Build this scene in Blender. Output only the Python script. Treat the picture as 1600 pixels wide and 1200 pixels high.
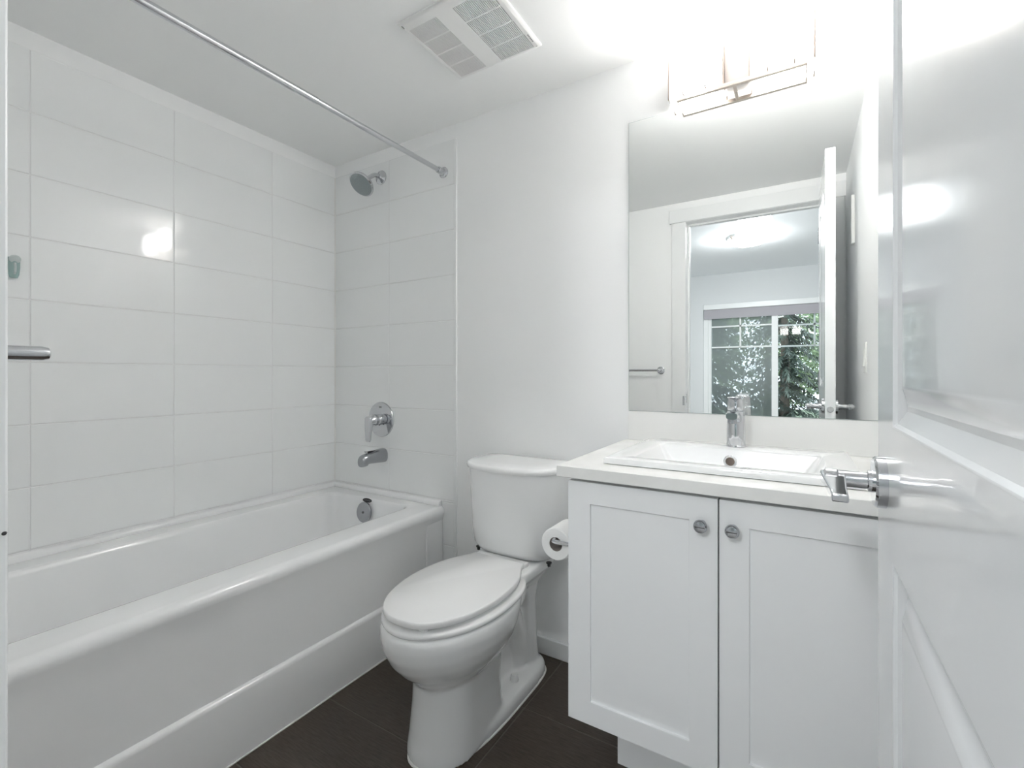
import bpy, bmesh, math, random
from mathutils import Vector, Matrix
PI = math.pi
for o in list(bpy.data.objects): bpy.data.objects.remove(o)
S = bpy.context.scene
COL = S.collection
H = 1.082                      # eye height above the bathroom floor
YB = 1.6093                    # tiled back wall plane
def Z(v): return v + H         # heights measured relative to the eye

# ------------------------------------------------------------------ camera
cam_d = bpy.data.cameras.new('camera')
cam = bpy.data.objects.new('camera', cam_d); COL.objects.link(cam)
cam.location = (0, 0, H); cam.rotation_euler = (PI/2, 0, .5504)
cam_d.sensor_width = 36; cam_d.sensor_fit = 'HORIZONTAL'
cam_d.lens = 729.92/1600*36
cam_d.shift_y = -(600-584.43)/1600
cam_d.clip_start = .01; cam_d.clip_end = 200
S.camera = cam

# ------------------------------------------------------------------ light
w = bpy.data.worlds.new('overcast_sky'); S.world = w; w.use_nodes = True
bgn = w.node_tree.nodes['Background']
bgn.inputs[0].default_value = (.80, .90, 1, 1); bgn.inputs[1].default_value = 4.2
VANITY_GLASS = 42.0
VANITY_BULB = 40.0
BEDROOM_DOME = 125.0
pl = bpy.data.lights.new('added_fill_light', 'POINT'); pl.energy = 8; pl.color = (.97, .985, 1); pl.shadow_soft_size = .14  # unseen fill light, added outside the doorway to brighten the lower bathroom
po = bpy.data.objects.new('added_fill_light', pl); COL.objects.link(po); po.location = (-.30, -.95, Z(1.36)-.20)
S.view_settings.view_transform = 'Standard'; S.view_settings.look = 'None'
S.view_settings.gamma = 1; S.view_settings.use_curve_mapping = False
S.view_settings.exposure = 0.38
S.cycles.max_bounces = 24; S.cycles.diffuse_bounces = 18; S.cycles.glossy_bounces = 8

# ------------------------------------------------------------------ materials
def mat(name, col, rough=.5, metal=0, coat=0, bump=None, spec=.5, emis=None, es=0, trans=0):
    m = bpy.data.materials.new(name); m.use_nodes = True
    nt = m.node_tree; b = nt.nodes['Principled BSDF']
    b.inputs['Base Color'].default_value = (*col, 1); b.inputs['Roughness'].default_value = rough
    b.inputs['Metallic'].default_value = metal; b.inputs['Coat Weight'].default_value = coat
    b.inputs['Coat Roughness'].default_value = .03
    b.inputs['Specular IOR Level'].default_value = spec
    b.inputs['Transmission Weight'].default_value = trans
    if emis:
        b.inputs['Emission Color'].default_value = (*emis, 1); b.inputs['Emission Strength'].default_value = es
    if bump:
        sc, st, dist = bump
        tc = nt.nodes.new('ShaderNodeTexCoord'); n = nt.nodes.new('ShaderNodeTexNoise'); n.inputs['Scale'].default_value = sc
        n.inputs['Detail'].default_value = 3
        bp = nt.nodes.new('ShaderNodeBump'); bp.inputs['Strength'].default_value = st; bp.inputs['Distance'].default_value = dist
        nt.links.new(tc.outputs['Object'], n.inputs['Vector']); nt.links.new(n.outputs['Fac'], bp.inputs['Height'])
        nt.links.new(bp.outputs['Normal'], b.inputs['Normal'])
    return m
def noise_color(m, c1, c2, scale=(1, 1, 1), nscale=20, detail=6, lo=.35, hi=.65):
    nt = m.node_tree; b = nt.nodes['Principled BSDF']
    tc = nt.nodes.new('ShaderNodeTexCoord'); mp = nt.nodes.new('ShaderNodeMapping'); mp.inputs['Scale'].default_value = scale
    n = nt.nodes.new('ShaderNodeTexNoise'); n.inputs['Scale'].default_value = nscale; n.inputs['Detail'].default_value = detail
    r = nt.nodes.new('ShaderNodeValToRGB'); r.color_ramp.elements[0].position = lo; r.color_ramp.elements[1].position = hi
    r.color_ramp.elements[0].color = (*c1, 1); r.color_ramp.elements[1].color = (*c2, 1)
    nt.links.new(tc.outputs['Object'], mp.inputs[0]); nt.links.new(mp.outputs[0], n.inputs['Vector'])
    nt.links.new(n.outputs['Fac'], r.inputs[0]); nt.links.new(r.outputs[0], b.inputs['Base Color'])
    return m
PAINT = mat('wall_paint', (.90, .905, .905), .55, bump=(260, .04, .001))
CEIL = mat('ceiling_paint', (.90, .905, .90), .7, bump=(200, .06, .001))
TRIM = mat('trim_paint', (.85, .86, .86), .3)
DOORP = mat('door_paint', (.85, .865, .88), .2, coat=.4, bump=(9, .05, .004))
TILE = mat('glazed_wall_tile', (.88, .89, .89), .07, bump=(5, .10, .004))
GROUT = mat('tile_grout', (.80, .80, .80), .8)
ACRYL = mat('white_acrylic', (.88, .885, .89), .12, coat=.3)
PORC = mat('white_porcelain', (.90, .905, .905), .07, coat=.5)
SEATP = mat('seat_plastic', (.91, .91, .91), .22)
CAULK = mat('caulk', (.80, .79, .77), .5)
CHROME = mat('chrome', (.64, .65, .67), .07, 1)
CHROMED = mat('dull_chrome', (.42, .43, .45), .22, 1)
NICKEL = mat('brushed_nickel', (.62, .55, .50), .30, 1)
BRONZ = mat('satin_bracket', (.30, .25, .22), .4, 1)
MIRR = mat('mirror_silver', (.93, .945, .935), 0.0, 1)
MEDGE = mat('mirror_edge', (.45, .52, .50), .2)
CAB = mat('cabinet_lacquer', (.85, .86, .865), .32)
CABIN = mat('cabinet_shadow_gap', (.10, .10, .10), .7)
QUARTZ = noise_color(mat('quartz', (.84, .84, .82), .22), (.80, .80, .78), (.87, .87, .85), nscale=9)
SPLASH = mat('backsplash_panel', (.84, .84, .825), .25)
GREYF = mat('spray_face', (.30, .34, .35), .4, bump=(900, .5, .001))
DARK = mat('dark_plastic', (.015, .015, .017), .4)
BLACKS = mat('dark_steel', (.08, .08, .08), .3, 1)
PAPER = mat('toilet_paper', (.86, .86, .85), .95, bump=(300, .2, .001))
CORE = mat('cardboard_core', (.30, .27, .25), .9)
VENTP = mat('vent_plastic', (.82, .82, .81), .4)
VENTD = mat('vent_dark', (.035, .033, .032), .8)
TEAL = mat('teal_plastic', (.50, .66, .64), .15, trans=.4)
CLEARP = mat('clear_plastic', (.78, .84, .83), .15, trans=.3)
FLOORT = noise_color(mat('brown_floor_tile', (.06, .05, .04), .42, bump=(500, .25, .001)), (.036, .026, .018), (.082, .062, .046), (1, 9, 1), 26, 8, .3, .72)
FGROUT = mat('floor_grout', (.14, .12, .105), .8)
CARPET = mat('beige_carpet', (.62, .60, .57), .95, bump=(700, .6, .004))
BEDP = mat('bedroom_paint', (.68, .70, .71), .6)
BEDC = mat('bedroom_ceiling_paint', (.85, .88, .90), .7)
BLIND = mat('blind_fabric', (.42, .41, .44), .8)
VINYL = mat('white_vinyl', (.82, .84, .84), .35)
LABELG = mat('grey_print', (.28, .28, .28), .5)
SWP = mat('switch_plastic', (.85, .85, .83), .3)
GLOW = mat('lit_opal_glass', (.9, .88, .85), .2, emis=(1, .985, .97), es=VANITY_GLASS)
BULB = mat('lit_bulb', (1, 1, 1), .3, emis=(1, .985, .97), es=VANITY_BULB)
DOME = mat('lit_alabaster', (.9, .88, .85), .3, emis=(.97, .985, 1), es=BEDROOM_DOME)
BARK = mat('bark', (.10, .08, .06), .9)
def leafm(name, c1, c2):
    return noise_color(mat(name, c1, .6), c1, c2, nscale=3, detail=3)
LEAF1 = leafm('conifer_needles', (.025, .040, .030), (.07, .095, .07))
LEAF2 = leafm('pale_leaves', (.10, .16, .07), (.26, .34, .17))
def glassm():
    m = bpy.data.materials.new('window_glass'); m.use_nodes = True; nt = m.node_tree; nt.nodes.clear()
    o = nt.nodes.new('ShaderNodeOutputMaterial'); t = nt.nodes.new('ShaderNodeBsdfTransparent'); g = nt.nodes.new('ShaderNodeBsdfGlossy')
    g.inputs['Roughness'].default_value = .0; t.inputs[0].default_value = (.93, .95, .95, 1)
    f = nt.nodes.new('ShaderNodeFresnel'); f.inputs[0].default_value = 1.5
    mx = nt.nodes.new('ShaderNodeMixShader')
    nt.links.new(f.outputs[0], mx.inputs[0]); nt.links.new(t.outputs[0], mx.inputs[1]); nt.links.new(g.outputs[0], mx.inputs[2])
    nt.links.new(mx.outputs[0], o.inputs[0]); return m
GLASS = glassm()
def screenm():
    m = bpy.data.materials.new('insect_screen'); m.use_nodes = True; nt = m.node_tree; nt.nodes.clear()
    o = nt.nodes.new('ShaderNodeOutputMaterial'); t = nt.nodes.new('ShaderNodeBsdfTransparent'); g = nt.nodes.new('ShaderNodeBsdfDiffuse')
    g.inputs[0].default_value = (.42, .44, .44, 1); mx = nt.nodes.new('ShaderNodeMixShader'); mx.inputs[0].default_value = .48
    nt.links.new(t.outputs[0], mx.inputs[1]); nt.links.new(g.outputs[0], mx.inputs[2]); nt.links.new(mx.outputs[0], o.inputs[0]); return m

# ------------------------------------------------------------------ helpers
def B(): return bmesh.new()
def box(bm, x0, x1, y0, y1, z0, z1, mi=0):
    v = [bm.verts.new((x, y, z)) for z in (z0, z1) for y in (y0, y1) for x in (x0, x1)]
    for q in ((0, 1, 3, 2), (4, 6, 7, 5), (0, 4, 5, 1), (2, 3, 7, 6), (0, 2, 6, 4), (1, 5, 7, 3)):
        f = bm.faces.new([v[i] for i in q]); f.material_index = mi
def loft(bm, rings, cap0=True, cap1=True, mi=0, closed=True):
    vs = [[bm.verts.new(p) for p in r] for r in rings]
    n = len(vs[0])
    for a, b in zip(vs, vs[1:]):
        for i in range(n if closed else n-1):
            j = (i+1) % n
            f = bm.faces.new((a[i], a[j], b[j], b[i])); f.material_index = mi
    if cap0: bm.faces.new(vs[0][::-1]).material_index = mi
    if cap1: bm.faces.new(vs[-1]).material_index = mi
def rr(x0, x1, y0, y1, z, r=.01, n=5):
    if not isinstance(r, (tuple, list)): r = (r,)*4          # corners: x1y1, x0y1, x0y0, x1y0
    out = []
    for k, (cx, cy, a0) in enumerate(((x1, y1, 0), (x0, y1, 90), (x0, y0, 180), (x1, y0, 270))):
        q = r[k]; sx = -1 if cx == x1 else 1; sy = -1 if cy == y1 else 1
        for i in range(n+1):
            a = math.radians(a0+90*i/n)
            out.append((cx+sx*q+q*math.cos(a), cy+sy*q+q*math.sin(a), z))
    return out
def frame_for(d):
    d = Vector(d).normalized(); u = Vector((0, 0, 1)) if abs(d.z) < .9 else Vector((1, 0, 0))
    a = d.cross(u).normalized(); b = d.cross(a).normalized(); return a, b
def tube(bm, pts, r, n=16, cap=True, mi=0, flat=1.0):
    pts = [Vector(p) for p in pts]; rs = r if isinstance(r, (list, tuple)) else [r]*len(pts)
    rings = []; a = b = None
    for i, p in enumerate(pts):
        d = (pts[min(i+1, len(pts)-1)]-pts[max(i-1, 0)]).normalized()
        if a is None: a, b = frame_for(d)
        else:
            a = (a-d*a.dot(d)).normalized(); b = d.cross(a).normalized()
        rings.append([tuple(p+a*rs[i]*math.cos(2*PI*k/n)+b*rs[i]*flat*math.sin(2*PI*k/n)) for k in range(n)])
    loft(bm, rings, cap, cap, mi)
def lathe(bm, prof, org, axis, n=40, cap0=True, cap1=True, mi=0):
    ax = Vector(axis).normalized(); a, b = frame_for(ax); o = Vector(org)
    loft(bm, [[tuple(o+ax*h+(a*math.cos(2*PI*k/n)+b*math.sin(2*PI*k/n))*max(r, 1e-5)) for k in range(n)] for r, h in prof], cap0, cap1, mi)
def ball(bm, c, r, sx=1, sy=1, sz=1):
    m = Matrix.Translation(c) @ Matrix.Diagonal((sx, sy, sz, 1))
    bmesh.ops.create_uvsphere(bm, u_segments=24, v_segments=14, radius=r, matrix=m)
def prism(bm, outline, z0, z1, mi=0):
    loft(bm, [[(x, y, z0) for x, y in outline], [(x, y, z1) for x, y in outline]], mi=mi)
def obj(name, bm, m, parent=None, bev=0, seg=2, smooth=True, ang=35, fix=True):
    if fix: bmesh.ops.recalc_face_normals(bm, faces=bm.faces[:])
    me = bpy.data.meshes.new(name); bm.to_mesh(me); bm.free()
    o = bpy.data.objects.new(name, me); COL.objects.link(o)
    for k in (m if isinstance(m, (list, tuple)) else [m]): me.materials.append(k)
    if parent: o.parent = parent
    if smooth:
        for p in me.polygons: p.use_smooth = True
        me.set_sharp_from_angle(angle=math.radians(ang))
    if bev:
        md = o.modifiers.new('bevel', 'BEVEL'); md.width = bev; md.segments = seg; md.limit_method = 'ANGLE'; md.angle_limit = math.radians(40)
        md.harden_normals = False
    return o
def tag(o, label, cat, group=None, kind=None):
    o['label'] = label; o['category'] = cat
    if group: o['group'] = group
    if kind: o['kind'] = kind
    return o
def thing(name, label, cat, loc=(0, 0, 0), group=None):
    o = bpy.data.objects.new(name, None); COL.objects.link(o); o.empty_display_size = .05
    ORG[o] = Vector(loc); return tag(o, label, cat, group)
ORG = {}
def place():                                   # move every Empty to its base while its parts stay put
    for o, l in ORG.items():
        o.location = l
        for c in o.children: c.location = -l
def struct(name, bm, m, parent=None, **k):
    o = obj(name, bm, m, parent, **k)
    if not parent: o['kind'] = 'structure'
    return o

# ------------------------------------------------------------------ room shell
XL = -2.08; XR = .22; YF = .107; ZC = Z(1.0937); OX0 = -.61; OX1 = .136; OZ = Z(.962)
bm = B(); box(bm, XL-.12, XL-.006, -.013, YB+.12, 0, ZC); wl = struct('wall_left', bm, PAINT)
bm = B(); box(bm, XL-.12, XR+.12, YB+.004, YB+.12, 0, ZC); wb = struct('wall_back', bm, PAINT)
bm = B(); box(bm, XR, XR+.12, -.013, YB+.004, 0, ZC); wr = struct('wall_right', bm, PAINT)
bm = B()
box(bm, XL-.006, OX0-.02, -.013, YF, 0, ZC); box(bm, OX1+.02, XR, -.013, YF, 0, ZC); box(bm, OX0-.02, OX1+.02, -.013, YF, OZ+.02, ZC)
wf = struct('wall_front', bm, PAINT)
bm = B(); box(bm, XL-.12, XR+.12, -.013, YB+.12, ZC, ZC+.1); struct('ceiling', bm, CEIL)

# floor tiles (one mesh: grout bed and tiles)
bm = B(); box(bm, XL-.1, XR+.1, -.013, YB+.1, -.05, -.0015, 1)
gx = [-.758-.61*3+.61*k for k in range(6)]; gy = [1.3125-.303*5+.303*k for k in range(7)]
for a in range(len(gx)-1):
    for b in range(len(gy)-1):
        x0, x1, y0, y1 = gx[a]+.002, gx[a+1]-.002, gy[b]+.002, gy[b+1]-.002
        x0 = max(x0, XL); x1 = min(x1, XR); y0 = max(y0, -.012); y1 = min(y1, YB)
        if x1-x0 > .01 and y1-y0 > .01: box(bm, x0, x1, y0, y1, -.01, 0, 0)
struct('floor', bm, [FLOORT, FGROUT], bev=.0008, seg=1)

# wall tiles
DZ = .1986; Z0 = Z(.832)
rowz = [Z0-DZ*k for k in range(-1, 11)]
def tiles(axis, joints, ztop, zbot_fn):
    bm = B()
    for a, b in zip(joints, joints[1:]):
        for zt, zb in zip(rowz, rowz[1:]):
            lo = max(zb+.0013, zbot_fn(a, b)); hi = zt-.0013
            if hi-lo < .01: continue
            if axis == 'x': box(bm, XL-.006, XL, a+.0013, b-.0013, lo, hi)
            else: box(bm, a+.0013, b-.0013, YB, YB+.006, lo, hi)
    return bm
YJ = [YF, .4638, .8645, 1.265, YB]
bm = tiles('x', YJ, 0, lambda a, b: .50); obj('tile', bm, TILE, wl, bev=.0016, seg=2)
bm = B(); box(bm, XL-.0058, XL-.0016, YF, YB, .45, rowz[0]); obj('grout', bm, GROUT, wl)
XJ = [XL, -1.6825, -1.2834]
bm = B()
for a, b in zip(XJ, XJ[1:]):
    for zt, zb in zip(rowz, rowz[1:]):
        hi = zt-.0013
        lo = zb+.0013
        if b > -1.4:
            if lo > .5: box(bm, a+.0013, b-.0013, YB, YB+.006, lo, hi)
            elif hi > .52:
                box(bm, a+.0013, b-.0013, YB, YB+.006, max(lo, .515), hi)
                
            if lo < .52 and hi > .02:
                box(bm, -1.36, b-.0013, YB, YB+.006, max(lo, .003), min(hi, .5135))
        else:
            if hi-max(lo, .5) > .01: box(bm, a+.0013, b-.0013, YB, YB+.006, max(lo, .5), hi)
obj('tile', bm, TILE, wb, bev=.0016, seg=2)
bm = B(); box(bm, XL, -1.2834, YB+.0016, YB+.0058, 0, rowz[0]); obj('grout', bm, GROUT, wb)
bm = B(); box(bm, -1.2834, -1.271, YB-.003, YB+.005, 0, rowz[0]-.002); o = struct('trim_1', bm, TRIM, bev=.002); o['label'] = 'white edging strip where the shower tiles end on the back wall'
bm = B(); tube(bm, [(XL+.001, YB-.001, .53), (XL+.001, YB-.001, rowz[0])], .003, 8); o = struct('trim_2', bm, CAULK); o['label'] = 'white caulk bead in the corner of the shower tiles'

# baseboards
def baseb(name, *b):
    bm = B(); box(bm, *b); struct(name, bm, TRIM, bev=.003)
baseb('baseboard_back', -1.27, -.43, YB-.010, YB+.004, 0, .065)
baseb('baseboard_right', XR-.012, XR, YF+.0, 1.26, 0, .065)
baseb('baseboard_front', -1.333, OX0-.09, YF, YF+.012, 0, .065)

# door lining and casing on the bathroom side
bm = B(); box(bm, OX0-.02, OX0, -.013, YF+.001, 0, OZ+.02); box(bm, OX1, OX1+.02, -.013, YF+.001, 0, OZ+.02); box(bm, OX0, OX1, -.013, YF+.001, OZ, OZ+.02)
box(bm, OX0, OX0+.011, .02, .055, 0, OZ); box(bm, OX1-.011, OX1, .02, .055, 0, OZ); box(bm, OX0+.011, OX1-.011, .02, .055, OZ-.011, OZ)
dj = struct('trim_3', bm, TRIM, bev=.0015); dj['label'] = 'white door lining around the bathroom doorway'
bm = B(); box(bm, OX0-.085, OX0-.0, YF, YF+.015, 0, OZ); box(bm, OX1, XR-.008, YF, YF+.015, 0, OZ)
o = struct('trim_4', bm, TRIM, bev=.002); o['label'] = 'white upright door casing boards beside the doorway'
bm = B(); box(bm, OX0-.1, XR-.001, YF, YF+.019, OZ+.002, OZ+.085); box(bm, OX0-.09, XR-.001, YF, YF+.012, OZ-.0, OZ+.004)
o = struct('trim_5', bm, TRIM, bev=.002); o['label'] = 'white head casing board above the doorway'
bm = B(); box(bm, OX0-.001, OX0+.0012, .070, .100, .900, .955)
for i in range(6):
    pass
box(bm, OX0-.018, OX0-.007, YF+.0145, YF+.0162, .885, .942)
sp = obj('strike_plate', bm, CHROME, dj, bev=.0005)
bm = B(); lathe(bm, [(.0017, -.002), (.0017, .0012), (.0008, .0018)], (OX0, .1195, Z(-.1435)), (1, -.35, 0), 12); obj('screw', bm, BLACKS, dj)

# ------------------------------------------------------------------ bathroom door (open, hinged right)
DX0, DX1, DY0, DY1, DZ0, DZ1 = .0953, .1325, .118, .8299, .012, Z(.957)
def door_face(bm, X, sgn):
    # grid of depth profile: stiles/rails with two moulded panels
    up = (.118+.125, .7095, Z(-.0628), DZ1-.12); lowp = (.118+.125, .7095, .22, Z(-.226))
    def pan(y0, y1, z0, z1):
        prof = [(0, 0), (.004, .004), (.020, .0105), (.026, .0105), (.046, .002), (.05, .0015)]
        rings = []
        for off, dep in prof:
            x = X+sgn*dep
            rings.append([(x, y0+off, z0+off), (x, y1-off, z0+off), (x, y1-off, z1-off), (x, y0+off, z1-off)])
        loft(bm, rings, False, True)
        return rings[0]
    pan(*up); pan(*lowp)
    ys = [DY0, up[0], up[1], DY1]; zs = [DZ0, lowp[2], lowp[3], up[2], up[3], DZ1]
    for i in range(3):
        for j in range(5):
            if i == 1 and j in (1, 3): continue
            bm.faces.new([bm.verts.new(p) for p in ((X, ys[i], zs[j]), (X, ys[i+1], zs[j]), (X, ys[i+1], zs[j+1]), (X, ys[i], zs[j+1]))])
bm = B(); door_face(bm, DX0, 1); door_face(bm, DX1, -1)
for q in (((DX0, DY1, DZ0), (DX1, DY1, DZ0), (DX1, DY1, DZ1), (DX0, DY1, DZ1)), ((DX0, DY0, DZ0), (DX1, DY0, DZ0), (DX1, DY0, DZ1), (DX0, DY0, DZ1)),
          ((DX0, DY0, DZ1), (DX1, DY0, DZ1), (DX1, DY1, DZ1), (DX0, DY1, DZ1)), ((DX0, DY0, DZ0), (DX1, DY0, DZ0), (DX1, DY1, DZ0), (DX0, DY1, DZ0))):
    bm.faces.new([bm.verts.new(p) for p in q])
bmesh.ops.remove_doubles(bm, verts=bm.verts[:], dist=.00005)
door = struct('door_1', bm, DOORP, smooth=True, ang=20, bev=.0012, seg=2); door['label'] = 'white two-panel door standing open beside the vanity'
for sg, X in ((-1, DX0), (1, DX1)):
    c = (X, .768, Z(-.1405))
    bm = B(); lathe(bm, [(.033, 0), (.033, sg*.010) if 0 else (.033, .010), (.0305, .0125), (.014, .013), (.014, .018), (.011, .019), (.011, .050), (.0125, .052), (.0125, .064), (.009, .066)], c, (sg, 0, 0), 48)
    hd = obj('door_handle', bm, CHROME, door)
    bm = B(); xo = X+sg*.056; zt = Z(-.1335)
    rings = []
    for y, hw, th in ((.784, .0135, .010), (.765, .0145, .0115), (.72, .0115, .0105), (.66, .0085, .0095), (.632, .0080, .009)):
        rings.append([(xo-hw, y, zt-th), (xo+hw, y, zt-th), (xo+hw, y, zt), (xo-hw, y, zt)])
    loft(bm, rings); obj('lever', bm, CHROME, hd, bev=.0018, seg=3)
bm = B(); lathe(bm, [(.0125, -.001), (.0125, .0012), (.0115, .002)], ((DX0+DX1)/2, DY1, Z(-.150)), (0, 1, 0), 24); box(bm, .108, .118, DY1, DY1+.007, Z(-.156), Z(-.144)); obj('latch', bm, CHROME, door)
for zc in (.25, 1.05, 1.85):
    bm = B(); lathe(bm, [(.006, 0), (.006, .09)], (DX0+.002, DY0-.004, zc-.045), (0, 0, 1), 14); obj('hinge', bm, CHROMED, door)

# ------------------------------------------------------------------ bathtub
tub = thing('bathtub', 'white alcove bathtub with a flat front apron between the tiled walls', 'bathtub', (-1.71, .86, 0))
TX0 = XL+.001; TXF = -1.335; TY0 = YF+.001; TY1 = YB-.002
def outer(z, x1): return rr(TX0, x1, TY0, TY1, z, .004)
def inner(z, x0, x1, y0, y1, r): return rr(x0, x1, y0, y1, z, r)
bm = B()
rings = [outer(0, TXF-.002), outer(.183, TXF), outer(.190, TXF-.001), outer(.196, TXF-.007), outer(.199, TXF-.013), outer(.26, TXF-.016), outer(.38, TXF-.014), outer(.445, TXF-.009),
         outer(.462, TXF-.003), outer(.475, TXF-.0015), outer(.486, TXF-.004), outer(.4935, TXF-.010), outer(.4975, TXF-.019), outer(.4985, TXF-.030)]
rim = [(.4985, -1.975, -1.462, .230, 1.518, .040), (.4965, -1.979, -1.468, .225, 1.522, .042)]
rings += [inner(.4985, -1.985, -1.452, .220, 1.527, .045), inner(.4975, -1.981, -1.460, .226, 1.523, .045), inner(.492, -1.976, -1.466, .232, 1.518, .045), inner(.480, -1.972, -1.470, .24, 1.514, .045),
          inner(.40, -1.962, -1.482, .27, 1.500, .06), inner(.25, -1.945, -1.500, .34, 1.478, .09), inner(.16, -1.925, -1.520, .41, 1.455, .11), inner(.12, -1.895, -1.55, .46, 1.42, .12), inner(.105, -1.85, -1.60, .52, 1.37, .12), inner(.103, -1.78, -1.66, .6, 1.3, .05)]
loft(bm, rings)
obj('tub_shell', bm, ACRYL, tub, ang=50)
bm = B()
# raised tiling bead along the three walls
def bead(p0, p1, nrm):
    prof = [(0, .497), (.022, .4975), (.021, .508), (.016, .517), (.008, .521), (0, .522)]
    loft(bm, [[(p[0]+nrm[0]*d, p[1]+nrm[1]*d, z) for d, z in prof] for p in (p0, p1)])
bead((TX0, TY0), (TX0, TY1), (1, 0)); bead((TX0, TY1), (-1.352, TY1), (0, -1)); bead((TX0, TY0), (-1.352, TY0), (0, 1))
obj('wall_flange', bm, ACRYL, tub, bev=.003, seg=2)
bm = B(); box(bm, TXF-.018, TXF-.0095, 1.500, TY1, .205, .44); obj('apron_end_panel', bm, ACRYL, tub, bev=.006, seg=3)
bm = B(); box(bm, TXF-.004, TXF+.002, TY0, TY1, 0, .004); obj('caulk', bm, CAULK, tub, bev=.0015)
oc = (-1.727, 1.499, Z(-.645))
nv = Vector((0, -1, .12)).normalized()
bm = B(); lathe(bm, [(.047, 0), (.047, .006), (.043, .010), (.012, .011), (.006, .0105)], oc, nv, 44); ov = obj('overflow_cover', bm, CHROMED, tub)
bm = B(); lathe(bm, [(.0055, .0105), (.0055, .0125)], oc, nv, 16); obj('screw', bm, BLACKS, ov)
bm = B(); rg = []
bc = Vector((-1.728, 1.5165, .4880)); an = Vector((0, -1, .45)).normalized()
uu = Vector((1, 0, 0)); vv = an.cross(uu).normalized()
for h in (0, .002): rg.append([tuple(bc+an*h+uu*.030*math.cos(2*PI*k/32)+vv*.0095*math.sin(2*PI*k/32)) for k in range(32)])
loft(bm, rg); bd = obj('badge', bm, DARK, tub)
bm = B(); 
for k in range(6):
    c = bc+an*.0022+uu*(-.017+.0068*k); tube(bm, [c-vv*.003*(1 if k % 2 else -1), c+vv*.003*(1 if k % 2 else -1)+uu*.004], .0008, 6)
obj('lettering', bm, CHROMED, bd)
bm = B(); lathe(bm, [(.035, 0), (.035, .003), (.03, .005)], (-1.72, 1.25, .103), (0, 0, 1), 32); obj('drain', bm, CHROME, tub)

# ------------------------------------------------------------------ shower fittings
rod = thing('shower_curtain_rod', 'chrome shower curtain rod across the top of the bathtub alcove', 'curtain rod', (-1.342, .86, Z(.893)))
RX, RZ = -1.342, Z(.893)
bm = B(); lathe(bm, [(.0115, 0), (.0115, .85)], (RX, YF+.01, RZ), (0, 1, 0), 28); lathe(bm, [(.0100, 0), (.0100, .70)], (RX, .90, RZ), (0, 1, 0), 28); obj('tube', bm, CHROME, rod)
for y, s in ((YB, -1), (YF, 1)):
    bm = B(); lathe(bm, [(.024, .0), (.024, .004), (.021, .008), (.0165, .0095), (.0145, .014), (.0145, .040), (.0125, .043)], (RX, y, RZ), (0, s, 0), 32); obj('end_flange', bm, CHROME, rod)

sh = thing('shower_head', 'round chrome shower head with a grey spray face, high on the tiled wall', 'shower head', (-1.735, YB, Z(.958)))
fc = Vector((-1.735, YB, Z(.957)))
bm = B(); lathe(bm, [(.034, 0), (.034, .004), (.030, .009), (.017, .013), (.012, .018)], fc, (0, -1, 0), 36); obj('wall_flange', bm, CHROME, sh)
d45 = Vector((0, -.66, -.75)).normalized()
hc = Vector((-1.735, 1.492, Z(.889)))
p3 = hc-d45*.036
bm = B(); tube(bm, [fc+Vector((0, -.005, .0)), fc+Vector((0, -.028, .002)), fc+Vector((0, -.045, -.002)), fc+Vector((0, -.060, -.012)), p3-d45*.004], .0105, 20); obj('shower_arm', bm, CHROME, sh)
bm = B(); lathe(bm, [(.012, -.044), (.018, -.040), (.018, -.024), (.024, -.020), (.040, -.013), (.056, -.004), (.0605, .003), (.0605, .009), (.057, .012)], hc, d45, 48); hd = obj('head', bm, CHROME, sh)
bm = B(); lathe(bm, [(.0545, .010), (.0545, .0135), (.05, .0145)], hc, d45, 48)
a, b = frame_for(d45)
for r_, n_ in ((.012, 8), (.024, 14), (.036, 20), (.048, 26)):
    for k in range(n_):
        c = hc+d45*.0140+(a*math.cos(2*PI*k/n_)+b*math.sin(2*PI*k/n_))*r_; lathe(bm, [(.0016, 0), (.0012, .0025)], c, d45, 6)
obj('spray_face', bm, GREYF, hd)

sv = thing('shower_valve', 'round chrome shower valve plate with a lever handle above the tub spout', 'valve', (-1.735, YB, Z(-.221)))
vc = Vector((-1.735, YB, Z(-.221)))
bm = B(); lathe(bm, [(.085, 0), (.085, .003), (.083, .006), (.03, .009)], vc, (0, -1, 0), 64); obj('cover_plate', bm, CHROME, sv)
bm = B(); lathe(bm, [(.0265, .008), (.0265, .030), (.0245, .033), (.0245, .036), (.0275, .037), (.0275, .052), (.0225, .058), (.021, .076), (.017, .081)], vc, (0, -1, 0), 40); hub = obj('handle_hub', bm, CHROME, sv)
bm = B(); rg = []
for z, hw, y0, y1 in ((.020, .014, -.068, -.084), (.010, .020, -.066, -.0885), (-.02, .0195, -.070, -.089), (-.06, .0185, -.076, -.088), (-.090, .0175, -.078, -.086), (-.100, .012, -.079, -.085)):
    rg.append([(vc.x-hw, vc.y+y0, vc.z+z), (vc.x+hw, vc.y+y0, vc.z+z), (vc.x+hw, vc.y+y1, vc.z+z), (vc.x-hw, vc.y+y1, vc.z+z)])
loft(bm, rg); obj('lever', bm, CHROME, hub, bev=.003, seg=3)
bm = B(); box(bm, vc.x-.009, vc.x+.009, vc.y-.0075, vc.y-.0065, vc.z+.056, vc.z+.064); obj('marking', bm, LABELG, sv)
bm = B(); ball(bm, (vc.x+.010, vc.y-.022, vc.z-.024), .004); obj('set_screw', bm, BLACKS, hub)

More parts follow.
